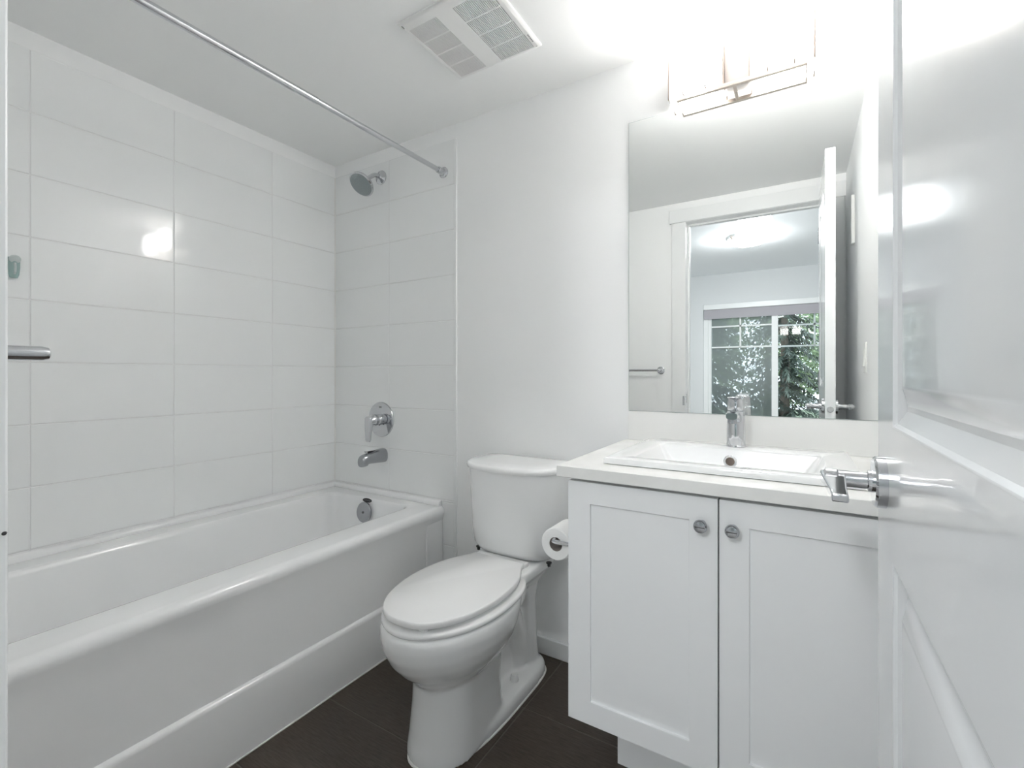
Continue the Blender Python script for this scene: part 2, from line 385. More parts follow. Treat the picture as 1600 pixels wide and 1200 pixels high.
sp = thing('tub_spout', 'chrome tub spout with a diverter knob below the shower valve', 'spout', (-1.722, YB, Z(-.393)))
sc = Vector((-1.722, YB, Z(-.393)))
bm = B(); rg = []
for y, zt, zb, hw in ((0, .033, -.034, .030), (.012, .033, -.034, .030), (.05, .030, -.031, .027), (.088, .024, -.029, .0245), (.108, .021, -.029, .024), (.111, .020, -.037, .024), (.130, .015, -.038, .023), (.137, .006, -.037, .021)):
    rg.append([(sc.x+hw*math.copysign(abs(math.cos(t))**.75, math.cos(t)), sc.y-y, sc.z+(zt+zb)/2+(zt-zb)/2*math.copysign(abs(math.sin(t))**.75, math.sin(t))) for t in [2*PI*k/28 for k in range(28)]])
loft(bm, rg); obj('spout_body', bm, CHROMED, sp, ang=50)
bm = B(); lathe(bm, [(.0035, 0), (.0035, .009), (.0075, .010), (.0075, .014), (.005, .015)], sc+Vector((0, -.108, .018)), (0, -.1, 1), 20); obj('diverter_knob', bm, CHROME, sp)
bm = B(); box(bm, sc.x-.0035, sc.x+.0035, sc.y-.095, sc.y-.05, sc.z+.0225, sc.z+.030); obj('slot', bm, DARK, sp)

hk = thing('plastic_hook', 'small teal plastic holder stuck to the long tiled wall', 'holder', (XL, .425, Z(.33)))
hc = Vector((XL+.001, .4255, Z(.33)))
bm = B(); rg = []
for z, hw, d in ((.030, .0140, .022), (0, .0135, .021), (-.022, .0120, .018), (-.032, .0090, .013)):
    rg.append([(hc.x+.001+d*(.5+.5*math.cos(t)), hc.y+hw*math.sin(t), hc.z+z) for t in [2*PI*k/24 for k in range(24)]])
loft(bm, rg, True, False); obj('cup', bm, TEAL, hk)
bm = B()
rg = [[(hc.x+.023+h-.009*(1-math.cos(t))*.3, hc.y+.0135*math.sin(t)*s, hc.z+.024+.012*math.cos(t)*s) for t in [2*PI*k/28 for k in range(28)]] for h, s in ((0, 1), (.003, 1), (.004, .8))]
loft(bm, rg); obj('front_disc', bm, CLEARP, hk)
bm = B(); tube(bm, [hc+Vector((.0225, 0, .012)), hc+Vector((.027, 0, 0)), hc+Vector((.026, 0, -.015)), hc+Vector((.019, 0, -.020))], .0030, 10); obj('prong', bm, CLEARP, hk)

# ------------------------------------------------------------------ toilet
TC = -.890
toi = thing('toilet', 'white two-piece toilet with the lid down, beside the bathtub', 'toilet', (TC, 1.25, 0))
def egg(z, yf, yc, yb, hw, n=56, pb=2.0, pf=2.0):
    out = []
    for k in range(n):
        t = 2*PI*k/n; c, s = math.cos(t), math.sin(t)
        p = pb if s > 0 else pf
        x = hw*math.copysign(abs(c)**(2/p), c); y = (yb-yc if s > 0 else yc-yf)*math.copysign(abs(s)**(2/p), s)
        out.append((TC+x, yc+y, z))
    return out
bm = B()
loft(bm, [egg(.20, .985, 1.12, 1.27, .090), egg(.222, .962, 1.12, 1.29, .108), egg(.240, .945, 1.12, 1.31, .124), egg(.265, .917, 1.12, 1.33, .145), egg(.295, .892, 1.13, 1.35, .162), egg(.33, .874, 1.13, 1.36, .174), egg(.365, .867, 1.13, 1.37, .180), egg(.388, .868, 1.13, 1.37, .179), egg(.398, .876, 1.13, 1.36, .172)])
loft(bm, [egg(.0, .955, 1.08, 1.262, .108, pb=7), egg(.015, .957, 1.08, 1.260, .1065, pb=7), egg(.06, .966, 1.08, 1.256, .103, pb=7), egg(.14, .976, 1.08, 1.252, .097, pb=7), egg(.215, .980, 1.08, 1.262, .097, pb=7), egg(.25, .975, 1.08, 1.29, .106, pb=6), egg(.29, .975, 1.08, 1.345, .118, pb=5), egg(.33, .98, 1.08, 1.40, .124, pb=5), egg(.36, .99, 1.08, 1.42, .12, pb=5)])
# foot flange
loft(bm, [egg(.0, .955, 1.30, 1.552, .116, pb=5, pf=2.5), egg(.026, .957, 1.30, 1.550, .115, pb=5, pf=2.5), egg(.040, .962, 1.30, 1.545, .108, pb=5, pf=2.5), egg(.047, .985, 1.30, 1.53, .085, pb=5, pf=2.5)])
# narrow waist, rear column, deck under the tank
loft(bm, [rr(TC-.040, TC+.040, 1.20, 1.45, .02, .02), rr(TC-.034, TC+.034, 1.19, 1.45, .15, .02), rr(TC-.040, TC+.040, 1.18, 1.46, .36, .02)])
loft(bm, [rr(TC-.082, TC+.082, 1.445, 1.525, .02, .02), rr(TC-.076, TC+.076, 1.440, 1.520, .10, .02), rr(TC-.072, TC+.072, 1.43, 1.515, .26, .02), rr(TC-.082, TC+.082, 1.40, 1.525, .33, .03), rr(TC-.105, TC+.105, 1.32, 1.545, .365, .03), rr(TC-.130, TC+.130, 1.30, 1.565, .398, .03), rr(TC-.130, TC+.130, 1.315, 1.56, .426, .03)])
for s in (-1, 1):
    tube(bm, [(TC+s*.018, 1.22, .25), (TC+s*.022, 1.31, .28), (TC+s*.024, 1.39, .25), (TC+s*.024, 1.425, .17), (TC+s*.024, 1.44, .06)], [.045, .045, .043, .043, .045], 18)
base = obj('bowl', bm, PORC, toi)
md = base.modifiers.new('remesh', 'REMESH'); md.mode = 'VOXEL'; md.voxel_size = .0055; md.use_smooth_shade = True
md = base.modifiers.new('smooth', 'SMOOTH'); md.iterations = 10; md.factor = .5
bm = B(); loft(bm, [egg(.0, .951, 1.30, 1.556, .119, pb=5, pf=2.5), egg(.003, .952, 1.30, 1.555, .118, pb=5, pf=2.5)]); obj('caulk', bm, CAULK, toi)
for s in (-1, 1):
    bm = B(); lathe(bm, [(.0155, 0), (.0150, .006), (.0125, .020), (.009, .024)], (TC+s*.070, 1.352, .042), (0, 0, 1), 28); obj('bolt_cap', bm, SEATP, toi)
def cr(P, n=6):
    out = []
    for i in range(len(P)-1):
        p0 = P[max(i-1, 0)]; p1 = P[i]; p2 = P[i+1]; p3 = P[min(i+2, len(P)-1)]
        for k in range(n):
            t = k/n
            out.append(tuple(.5*((2*p1[j])+(-p0[j]+p2[j])*t+(2*p0[j]-5*p1[j]+4*p2[j]-p3[j])*t*t+(-p0[j]+3*p1[j]-3*p2[j]+p3[j])*t**3) for j in (0, 1)))
    out.append(P[-1]); return out
half = [(0, .880), (.045, .886), (.090, .914), (.128, .968), (.152, 1.04), (.162, 1.115), (.158, 1.20), (.142, 1.265), (.120, 1.312), (.107, 1.338), (.101, 1.362)]
hs = cr(half)
def lidring(z, off=0):
    pts = hs+[(-x, y) for x, y in hs[::-1] if x > 1e-6]
    # shrink towards centre by off
    out = []
    n = len(pts)
    for i, (x, y) in enumerate(pts):
        x0, y0 = pts[i-1]; x1, y1 = pts[(i+1) % n]; tx, ty = x1-x0, y1-y0; l = math.hypot(tx, ty) or 1
        out.append((TC+x-ty/l*off, y+tx/l*off, z))
    return out
def seatring(z, off=0): return egg(z, .872+off, 1.13, 1.372-off, .1765-off, pb=2.6)
bm = B(); loft(bm, [seatring(.3975, .008), seatring(.3995, .003), seatring(.404, 0), seatring(.4095, 0), seatring(.4135, .003), seatring(.4155, .009)]); obj('seat', bm, SEATP, toi, ang=60)
bm = B(); loft(bm, [lidring(.4265, .0032), lidring(.4272, .0012), lidring(.4290, .0), lidring(.4385, .0), lidring(.442, .0012), lidring(.4440, .0032)]); obj('lid', bm, SEATP, toi, ang=60)
for sx, y in ((-.06, .912), (.06, .912), (-.13, 1.15), (.13, 1.15)):
    bm = B(); box(bm, TC+sx-.012, TC+sx+.012, y-.006, y+.006, .4145, .4275); obj('bumper', bm, SEATP, toi, bev=.002)
bm = B(); box(bm, TC-.103, TC+.103, 1.3612, 1.393, .424, .4395); obj('hinge_cover', bm, SEATP, toi, bev=.004, seg=3)
def tankring(z, hw, yf, yb, ys=1.485):
    out = []
    for k in range(41):
        t = PI*k/40; c, s = math.cos(t), math.sin(t)
        p = 2.45
        out.append((TC-hw*math.copysign(abs(c)**(2/p), c), ys-(ys-yf)*abs(s)**(2/p), z))
    for x, y in ((hw, yb-.03), (hw-.008, yb-.008), (hw-.03, yb), (0, yb), (-hw+.03, yb), (-hw+.008, yb-.008), (-hw, yb-.03)): out.append((TC+x, y, z))
    return out
bm = B(); loft(bm, [tankring(.427, .125, 1.43, 1.56), tankring(.429, .142, 1.413, 1.57), tankring(.438, .157, 1.395, 1.58), tankring(.46, .168, 1.377, 1.586), tankring(.52, .176, 1.368, 1.59), tankring(.62, .180, 1.362, 1.592), tankring(.7365, .1845, 1.356, 1.594)]); obj('tank', bm, PORC, toi, ang=50)
bm = B(); loft(bm, [tankring(.7370, .182, 1.358, 1.592), tankring(.7385, .190, 1.346, 1.598), tankring(.746, .1925, 1.343, 1.600), tankring(.754, .1920, 1.3435, 1.600), tankring(.7585, .187, 1.349, 1.596), tankring(.7605, .178, 1.360, 1.588), tankring(.7615, .12, 1.42, 1.56)]); obj('tank_lid', bm, PORC, toi, ang=50)
bm = B(); lathe(bm, [(.011, 0), (.011, .006), (.006, .008), (.006, .016)], (TC-.182, 1.485, .690), (-1, 0, 0), 20)
rg = [[(TC-.195-d, y, .690+z) for d, z in ((0, -h), (.006, -h), (.006, h), (0, h))] for y, h in ((1.492, .006), (1.470, .005))]
loft(bm, rg); obj('flush_lever', bm, CHROME, toi, bev=.001)
for s in (-1, 1):
    bm = B(); lathe(bm, [(.010, 0), (.010, .004), (.006, .005), (.006, .014)], (TC+s*.150, 1.452, .4275), (0, 0, -1), 12); obj('tank_bolt', bm, BLACKS, toi)

# ------------------------------------------------------------------ vanity
VX0, VX1, VY, VZ0 = -.4943, XR-.004, 1.0767, Z(-.861)
CTZ = Z(-.2287); CB = Z(-.2565)
van = thing('vanity_cabinet', 'white shaker vanity cabinet with two doors and round knobs under the sink', 'cabinet', ((VX0+VX1)/2, 1.34, 0))
bm = B(); box(bm, VX0+.001, VX0+.018, VY+.021, YB+.003, VZ0, CB-.0005); box(bm, VX1-.017, VX1, VY+.021, YB+.003, VZ0, CB-.0005); box(bm, VX0+.018, VX1-.017, VY+.021, YB+.003, VZ0, VZ0+.016)
box(bm, VX0+.018, VX1-.017, YB-.005, YB+.003, VZ0+.016, CB-.0005); box(bm, VX0+.018, VX1-.017, VY+.021, VY+.04, CB-.06, CB-.0005); obj('body', bm, [CAB], van, bev=.001)
bm = B(); box(bm, -.429, VX1, 1.261, YB+.003, 0, VZ0); obj('toe_kick', bm, CAB, van)
bm = B(); box(bm, VX0+.02, VX1-.02, VY+.0185, VY+.0205, VZ0+.01, CB-.012); obj('shadow_gap', bm, CABIN, van)
def shaker(x0, x1, z0, z1, kx, px0, px1):
    bm = B(); pz0, pz1 = Z(-.8055), Z(-.3195)
    X = [x0, px0, px1, x1]; ZZ = [z0, pz0, pz1, z1]; y = VY
    for i in range(3):
        for j in range(3):
            if i == 1 and j == 1: continue
            bm.faces.new([bm.verts.new(p) for p in ((X[i], y, ZZ[j]), (X[i+1], y, ZZ[j]), (X[i+1], y, ZZ[j+1]), (X[i], y, ZZ[j+1]))])
    q = .0035; d = .006
    loft(bm, [[(px0, y, pz0), (px1, y, pz0), (px1, y, pz1), (px0, y, pz1)], [(px0, y+d-.001, pz0), (px1, y+d-.001, pz0), (px1, y+d-.001, pz1), (px0, y+d-.001, pz1)],
              [(px0+.001, y+d, pz0+.001), (px1-.001, y+d, pz0+.001), (px1-.001, y+d, pz1-.001), (px0+.001, y+d, pz1-.001)]], False, True)
    y2 = y+.018
    loft(bm, [[(x0, y, z0), (x1, y, z0), (x1, y, z1), (x0, y, z1)], [(x0, y2, z0), (x1, y2, z0), (x1, y2, z1), (x0, y2, z1)]], False, True)
    bmesh.ops.remove_doubles(bm, verts=bm.verts[:], dist=.00005)
    dr = obj('door', bm, CAB, van, bev=.0012, seg=2, ang=25)
    bm = B(); lathe(bm, [(.0085, 0), (.0085, .003), (.0065, .006), (.006, .013), (.0095, .016), (.0135, .018), (.0142, .022), (.0135, .027), (.0115, .030), (.004, .0315)], (kx, y, Z(-.3238)), (0, -1, 0), 32); kn = obj('knob', bm, CHROMED, dr)
    bm = B(); box(bm, kx-.010, kx+.010, y-.0318, y-.0305, Z(-.3246), Z(-.3230)); obj('groove', bm, BLACKS, kn)
MX = -.1455
shaker(VX0, MX-.0017, VZ0, CB-.010, -.1781, -.436, -.2052)
shaker(MX+.0017, VX1-.003, VZ0, CB-.010, -.1165, -.0865, VX1-.061)

bm = B()
SX0, SX1, SY0, SY1 = -.4255, .1150, 1.137, 1.578
# countertop with a sink cut-out: ring between outer edge and the hole
def slab_with_hole(bm, o, h, z0, z1):
    def q(r, z): return [(r[0], r[2], z), (r[1], r[2], z), (r[1], r[3], z), (r[0], r[3], z)]
    loft(bm, [q(o, z0), q(o, z1), q(h, z1), q(h, z0), q(o, z0)], False, False)
slab_with_hole(bm, (-.518, XR-.001, 1.0567, YB+.003), (SX0+.03, SX1-.03, SY0+.03, SY1-.03), CB, CTZ)
bmesh.ops.remove_doubles(bm, verts=bm.verts[:], dist=.00005)
ct = obj('countertop', bm, QUARTZ, bev=.0015); tag(ct, 'off-white quartz countertop around the drop-in sink', 'countertop')
bm = B(); box(bm, -.5085, XR-.001, YB-.001, YB+.004, CTZ+.0002, Z(-.1290)); tag(obj('backsplash', bm, SPLASH, bev=.0008), 'plain off-white backsplash between the countertop and the mirror', 'backsplash')

sk = thing('sink', 'white rectangular drop-in sink set in the vanity countertop', 'sink', (-.155, 1.36, CTZ))
bm = B(); T = CTZ+.0165; rf = (.020, .020, .006, .006)
rings = [rr(SX0+.035, SX1-.035, SY0+.035, SY1-.035, CTZ-.02, .02), rr(SX0+.035, SX1-.035, SY0+.035, SY1-.035, CTZ+.0003, .02), rr(SX0+.004, SX1-.004, SY0+.004, SY1-.004, CTZ+.0003, rf),
         rr(SX0, SX1, SY0, SY1, CTZ+.002, rf), rr(SX0, SX1, SY0, SY1, T-.004, rf), rr(SX0+.0015, SX1-.0015, SY0+.0015, SY1-.0015, T-.001, rf), rr(SX0+.004, SX1-.004, SY0+.004, SY1-.004, T, rf),
         rr(-.365, .0565, 1.183, 1.4605, T, .012), rr(-.362, .0535, 1.186, 1.4575, T-.0015, .012), rr(-.3595, .051, 1.189, 1.455, T-.006, .012),
         rr(-.320, .015, 1.205, 1.448, T-.085, .03), rr(-.30, -.005, 1.225, 1.435, T-.104, .04), rr(-.26, -.05, 1.27, 1.39, T-.110, .04), rr(-.18, -.13, 1.31, 1.36, T-.112, .02)]
loft(bm, rings, False, True); 
# small end ramps of the deck
obj('basin', bm, PORC, sk, ang=30)
bm = B()
oy = 1.4530; ocn = Vector((-.1655, oy, T-.036)); nn = Vector((0, -1, .09)).normalized()
lathe(bm, [(.0175, -.001), (.0175, .0015), (.0160, .003), (.0118, .003)], ocn, nn, 36, True, False); orr = obj('overflow_ring', bm, CHROME, sk)
bm = B(); lathe(bm, [(.0118, .0), (.0118, .0012)], ocn, nn, 28); obj('overflow_hole', bm, mat('overflow_inside', (.16, .13, .11), .4, .6), sk)
bm = B(); lathe(bm, [(.022, 0), (.022, .003), (.018, .005)], (-.155, 1.335, T-.1125), (0, 0, 1), 32); obj('drain', bm, CHROME, sk)

fa = thing('faucet', 'chrome single-handle faucet standing on the sink behind the basin', 'faucet', (-.157, 1.515, T))
FXc, FYc = -.157, 1.515
bm = B(); lathe(bm, [(.0275, 0), (.0275, .003), (.0255, .005), (.0250, .05), (.0240, .098), (.0235, .104)], (FXc, FYc, T), (0, 0, 1), 48)
obj('body', bm, CHROME, fa)
bm = B(); rg = []
for y, z, hw, ht in ((.01, .082, .016, .016), (.035, .090, .0158, .0135), (.07, .0965, .0155, .0115), (.10, .0975, .0152, .0110), (.108, .096, .014, .009)):
    rg.append([(FXc+hw*math.copysign(abs(math.cos(t))**.6, math.cos(t)), FYc-y, T+z+ht*math.copysign(abs(math.sin(t))**.6, math.sin(t))) for t in [2*PI*k/24 for k in range(24)]])
loft(bm, rg); spt = obj('spout', bm, CHROME, fa, ang=50)
bm = B(); lathe(bm, [(.0125, 0), (.0125, .012), (.0100, .0125), (.0098, .011)], (FXc, FYc-.090, T+.087), (0, -.12, -1), 28); obj('aerator', bm, CHROMED, spt)
bm = B(); lathe(bm, [(.0222, .106), (.0240, .109), (.0225, .130), (.0205, .140), (.0170, .1425)], (FXc, FYc, T), (0, 0, 1), 40); hn = obj('handle', bm, CHROME, fa)
bm = B(); rg = []
for y, z, hw, th in ((-.020, .1405, .012, .004), (0, .1440, .0175, .0045), (.03, .1460, .0170, .0045), (.07, .1480, .0150, .004), (.082, .1485, .0130, .0035)):
    rg.append([(FXc-hw, FYc-y, T+z-th), (FXc+hw, FYc-y, T+z-th), (FXc+hw, FYc-y, T+z), (FXc-hw, FYc-y, T+z)])
loft(bm, rg); obj('lever', bm, CHROME, hn, bev=.0015, seg=3)

# ------------------------------------------------------------------ toilet paper
TPx, TPy, TPz = -.588, 1.195, Z(-.470)
hd = thing('toilet_paper_holder', 'chrome toilet paper holder on the side of the vanity', 'holder', (VX0, TPy-.012, TPz))
bm = B(); lathe(bm, [(.020, 0), (.020, .005), (.016, .007)], (VX0, TPy-.016, TPz), (-1, 0, 0), 28); obj('rosette', bm, CHROME, hd)
bm = B(); tube(bm, [(VX0-.004, TPy-.016, TPz), (TPx+.006, TPy-.016, TPz), (TPx, TPy-.013, TPz), (TPx-.002, TPy-.004, TPz), (TPx-.002, TPy+.12, TPz)], .0058, 16); obj('arm', bm, CHROME, hd)
rl = thing('toilet_paper_roll', 'roll of white toilet paper hanging on the chrome holder by the vanity', 'toilet paper', (TPx, TPy+.05, TPz-.014))
rc = (TPx, TPy, TPz-.0135)
bm = B(); n = 48
loft(bm, [[(rc[0]+r*math.cos(2*PI*k/n), rc[1]+y, rc[2]+r*math.sin(2*PI*k/n)) for k in range(n)] for r, y in ((.0202, 0), (.043, 0), (.0455, .002), (.0455, .098), (.043, .1), (.0202, .1), (.0202, 0))], False, False)
obj('paper', bm, PAPER, rl)
bm = B(); loft(bm, [[(rc[0]+r*math.cos(2*PI*k/n), rc[1]+y, rc[2]+r*math.sin(2*PI*k/n)) for k in range(n)] for r, y in ((.0200, .001), (.0200, .099), (.0190, .099), (.0190, .001), (.0200, .001))], False, False); obj('cardboard_core', bm, CORE, rl)

# ------------------------------------------------------------------ mirror
mr = thing('wall_mirror', 'large frameless wall mirror above the vanity backsplash', 'mirror', (-.15, YB, Z(.375)))
bm = B(); box(bm, -.5075, XR-.004, YB-.0006, YB+.003, Z(-.1280), Z(.8780)); obj('glass_edge', bm, MEDGE, mr)
bm = B(); bm.faces.new([bm.verts.new(p) for p in ((-.5065, YB-.0012, Z(-.1268)), (XR-.005, YB-.0012, Z(-.1268)), (XR-.005, YB-.0012, Z(.8768)), (-.5065, YB-.0012, Z(.8768)))])
obj('reflecting_glass', bm, MIRR, mr, smooth=False)

# ------------------------------------------------------------------ vanity light
vl = thing('vanity_light', 'brushed-nickel wall light with two glowing opal glass shades above the mirror', 'wall light', (-.16, YB, Z(.97)))
W = YB+.004
bm = B(); box(bm, -.2215, -.1140, W-.018, W, Z(.905), Z(1.045)); obj('back_plate', bm, mat('satin_nickel_plate', (.42, .39, .37), .45, 1), vl, bev=.001)
bm = B(); box(bm, -.3345, .0215, W-.060, W-.048, Z(.8745), Z(.8865)); box(bm, -.3345, -.3305, W-.050, W-.006, Z(.876), Z(.8845)); box(bm, .0175, .0215, W-.050, W-.006, Z(.876), Z(.8845))
box(bm, -.172, -.162, W-.05, W-.004, Z(.878), Z(.8835)); obj('bar', bm, NICKEL, vl, bev=.0008)
for x0, x1 in ((-.3575, -.2000), (-.1235, .0368)):
    xc, hw = (x0+x1)/2, (x1-x0)/2
    bm = B(); n = 20
    def arc(off, z): return [(x0+(x1-x0)*k/n, W-.050-.030*(1-((k/n-.5)*2)**2)+off, z) for k in range(n+1)]
    a0, a1, b0, b1 = arc(0, Z(.893)), arc(0, Z(1.020)), arc(.004, Z(.893)), arc(.004, Z(1.020))
    loft(bm, [a0+b0[::-1], a1+b1[::-1]]); shd = obj('glass_shade', bm, GLOW, vl, ang=60)
    for xs in (x0-.0015, x1+.0015):
        bm = B(); box(bm, xs-.0014, xs+.0014, W-.054, W-.004, Z(.888), Z(1.024)); box(bm, xs-.0026, xs+.0026, W-.0575, W-.0535, Z(.888), Z(1.024)); obj('side_bracket', bm, BRONZ, vl, bev=.0006)
    for xs in (xc-hw*.42, xc+hw*.42):
        bm = B(); box(bm, xs-.002, xs+.002, W-.081, W-.050, Z(.8855), Z(.8885)); box(bm, xs-.002, xs+.002, W-.083, W-.0805, Z(.8855), Z(.903)); obj('clip', bm, NICKEL, vl)
    bm = B(); tube(bm, [(xc-.042, W-.030, Z(.935)), (xc-.036, W-.030, Z(.935)), (xc+.036, W-.030, Z(.935)), (xc+.042, W-.030, Z(.935))], [.006, .012, .012, .006], 16); obj('bulb', bm, BULB, vl)

# ------------------------------------------------------------------ exhaust fan
fv = thing('exhaust_fan_cover', 'white square exhaust fan grille with two slotted panels on the ceiling', 'vent', (-.897, 1.2125, ZC))
FX0, FX1, FY0, FY1 = -1.068, -.7255, 1.052, 1.3715
bm = B()
g1 = (-1.0495, -.9385, 1.088, 1.3585); g2 = (-.8765, -.7465, 1.088, 1.3585)
X = [FX0+.010, g1[0], g1[1], g2[0], g2[1], FX1-.010]; Yv = [FY0+.010, g1[2], g1[3], FY1-.010]; zf = ZC-.009
for i in range(5):
    for j in range(3):
        if j == 1 and i in (1, 3): continue
        bm.faces.new([bm.verts.new(p) for p in ((X[i], Yv[j], zf), (X[i+1], Yv[j], zf), (X[i+1], Yv[j+1], zf), (X[i], Yv[j+1], zf))])
for g in (g1, g2):
    loft(bm, [[(g[0], g[2], z), (g[1], g[2], z), (g[1], g[3], z), (g[0], g[3], z)] for z in (zf, ZC-.003)], False, False)
loft(bm, [[(FX0+.010, FY0+.010, zf), (FX1-.010, FY0+.010, zf), (FX1-.010, FY1-.010, zf), (FX0+.010, FY1-.010, zf)], [(FX0+.003, FY0+.003, zf+.002), (FX1-.003, FY0+.003, zf+.002), (FX1-.003, FY1-.003, zf+.002), (FX0+.003, FY1-.003, zf+.002)],
          [(FX0, FY0, ZC-.004), (FX1, FY0, ZC-.004), (FX1, FY1, ZC-.004), (FX0, FY1, ZC-.004)], [(FX0, FY0, ZC), (FX1, FY0, ZC), (FX1, FY1, ZC), (FX0, FY1, ZC)]], False, False)
bmesh.ops.remove_doubles(bm, verts=bm.verts[:], dist=.00005)
obj('frame', bm, VENTP, fv, ang=40)
for g in (g1, g2):
    bm = B(); box(bm, g[0], g[1], g[2], g[3], ZC-.0022, ZC-.0005); obj('grille_backing', bm, VENTD, fv)
    bm = B(); n = 23; wd = (g[1]-g[0])/n
    for k in range(n+1):
        x = g[0]+wd*k; box(bm, max(x-wd*.25, g[0]), min(x+wd*.25, g[1]), g[2], g[3], ZC-.0088, ZC-.0050)
    for k in (1, 2, 3): y = g[2]+(g[3]-g[2])*k/4; box(bm, g[0], g[1], y-.0018, y+.0018, ZC-.0089, ZC-.005)
    obj('grille_slats', bm, VENTP, fv, smooth=False)
bm = B()
for k in range(5): box(bm, -.7405, -.7365, 1.298+.0078*k, 1.3035+.0078*k, zf-.0004, zf+.0004)
obj('lettering', bm, LABELG, fv)

# ------------------------------------------------------------------ towel bar, switch, wall fixture
tb = thing('towel_bar', 'chrome towel bar on the wall left of the doorway', 'towel bar', (-1.03, YF, Z(.0243)))
for x in (-.766, -1.30):
    bm = B(); lathe(bm, [(.0245, 0), (.0245, .006), (.021, .0085), (.0085, .009), (.0085, .074), (.0070, .0795), (.004, .081)], (x, YF, Z(.0243)), (0, 1, 0), 32); obj('post', bm, CHROME, tb)
bm = B(); tube(bm, [(-.766, YF+.066, Z(.0243)), (-1.30, YF+.066, Z(.0243))], .0070, 18); obj('rail', bm, CHROME, tb)

sw = thing('light_switch', 'white rocker light switch plate on the wall behind the door', 'light switch', (XR, .985, Z(.063)))
bm = B(); box(bm, XR-.006, XR, .950, 1.020, Z(.005), Z(.121)); obj('plate', bm, SWP, sw, bev=.002)
bm = B(); loft(bm, [[(XR-.005, y, Z(z)) for y, z in ((.969, .030), (1.001, .030), (1.001, .096), (.969, .096))], [(XR-(.012 if z < .06 else .007), y, Z(z)) for y, z in ((.969, .030), (1.001, .030), (1.001, .096), (.969, .096))]]); obj('rocker', bm, SWP, sw, bev=.001)
wp = thing('slim_wall_box', 'slim white wall box high behind the open door, seen in the mirror', 'wall box', (XR, .55, Z(.71)))  # plain slim white box on the right wall, purpose unknown
bm = B(); box(bm, XR-.014, XR, .53, .57, Z(.600), Z(.825)); obj('cover', bm, SWP, wp, bev=.003)

# ------------------------------------------------------------------ bedroom behind the camera (seen in the mirror)
BY = -3.70; BZ = Z(1.36); BX0, BX1 = -2.6, 2.0; F0 = -.013
WX0, WX1, WZ0, WZ1 = -1.128, .62, Z(-.78), Z(.955)
bm = B(); box(bm, BX0, BX1, BY-.14, F0, -.06, 0); o = struct('floor', bm, CARPET)
bm = B(); box(bm, BX0, BX1, BY-.14, F0+.12, BZ, BZ+.1); struct('ceiling', bm, BEDC)
bm = B(); box(bm, BX0-.1, BX0, BY-.14, F0, 0, BZ); struct('wall_bedroom_left', bm, BEDP)
bm = B(); box(bm, BX1, BX1+.1, BY-.14, F0, 0, BZ); struct('wall_bedroom_right', bm, BEDP)
bm = B(); box(bm, BX0, WX0, BY-.14, BY, 0, BZ); box(bm, WX1, BX1, BY-.14, BY, 0, BZ); box(bm, WX0, WX1, BY-.14, BY, 0, WZ0); box(bm, WX0, WX1, BY-.14, BY, WZ1, BZ); struct('wall_bedroom_window', bm, BEDP)
bm = B(); box(bm, XR, BX1, F0-.004, F0+.11, 0, BZ); box(bm, BX0, XL-.006, F0-.004, F0+.11, 0, BZ); box(bm, XL-.006, XR, F0-.004, F0+.12, ZC+.1, BZ)
box(bm, XL-.006, OX0-.02, F0-.004, F0-.0005, 0, ZC+.1); box(bm, OX1+.02, XR, F0-.004, F0-.0005, 0, ZC+.1); box(bm, OX0-.02, OX1+.02, F0-.004, F0-.0005, OZ+.02, ZC+.1); struct('wall_bedroom_door', bm, BEDP)
# window
fy0, fy1 = BY-.09, BY-.03
wn = None
bm = B()
sx0, sx1 = WX0+.012, WX1-.012; mx0, mx1 = -.300, -.228
box(bm, WX0, sx0+.045, fy0, fy1, WZ0, WZ1); box(bm, sx1-.045, WX1, fy0, fy1, WZ0, WZ1); box(bm, sx0+.045, sx1-.045, fy0+.001, fy1-.001, WZ0, WZ0+.06); box(bm, sx0+.045, sx1-.045, fy0+.001, fy1-.001, WZ1-.05, WZ1)
box(bm, sx0+.045, sx0+.085, fy0+.01, fy1-.012, WZ0+.06, WZ1-.05); box(bm, mx0-.0, mx1, fy0, fy1+.006, WZ0+.06, WZ1-.05)
wn = struct('window_1', bm, VINYL, bev=.003); wn['label'] = 'white framed bedroom window reflected in the mirror'
bm = B(); ym = (fy0+fy1)/2
for z in (.366, .649): box(bm, sx0+.085, mx0, ym-.006, ym+.006, Z(z)-.010, Z(z)+.010)
box(bm, -.680, -.660, ym-.006, ym+.006, Z(.366), WZ1)
for z in (.360, .628): box(bm, mx1, sx1-.045, ym-.006, ym+.006, Z(z)-.010, Z(z)+.010)
box(bm, .16, .18, ym-.006, ym+.006, Z(.360), WZ1)
obj('window_bars', bm, VINYL, wn)
bm = B(); box(bm, sx0+.08, mx0+.005, ym-.014, ym-.010, WZ0+.05, WZ1-.04); obj('window_pane', bm, GLASS, wn)
SCREEN = screenm()
bm = B(); box(bm, sx0+.08, mx0+.005, fy0+.004, fy0+.006, WZ0+.05, WZ1-.04); obj('insect_screen', bm, SCREEN, wn)
bm = B(); box(bm, mx1-.005, sx1-.04, ym+.010, ym+.014, WZ0+.05, WZ1-.04); obj('window_pane', bm, GLASS, wn)
bm = B(); box(bm, WX0-.01, WX1+.01, BY-.03, BY+.02, WZ0-.02, WZ0); obj('window_sill', bm, VINYL, wn, bev=.002)
bl = thing('roller_blind', 'grey rolled-up blind at the top of the bedroom window', 'blind', (-.25, BY, Z(.88)))
bm = B(); box(bm, WX0+.004, WX1-.004, BY-.028, BY+.012, Z(.885), Z(.953)); obj('head_rail', bm, VINYL, bl, bev=.002)
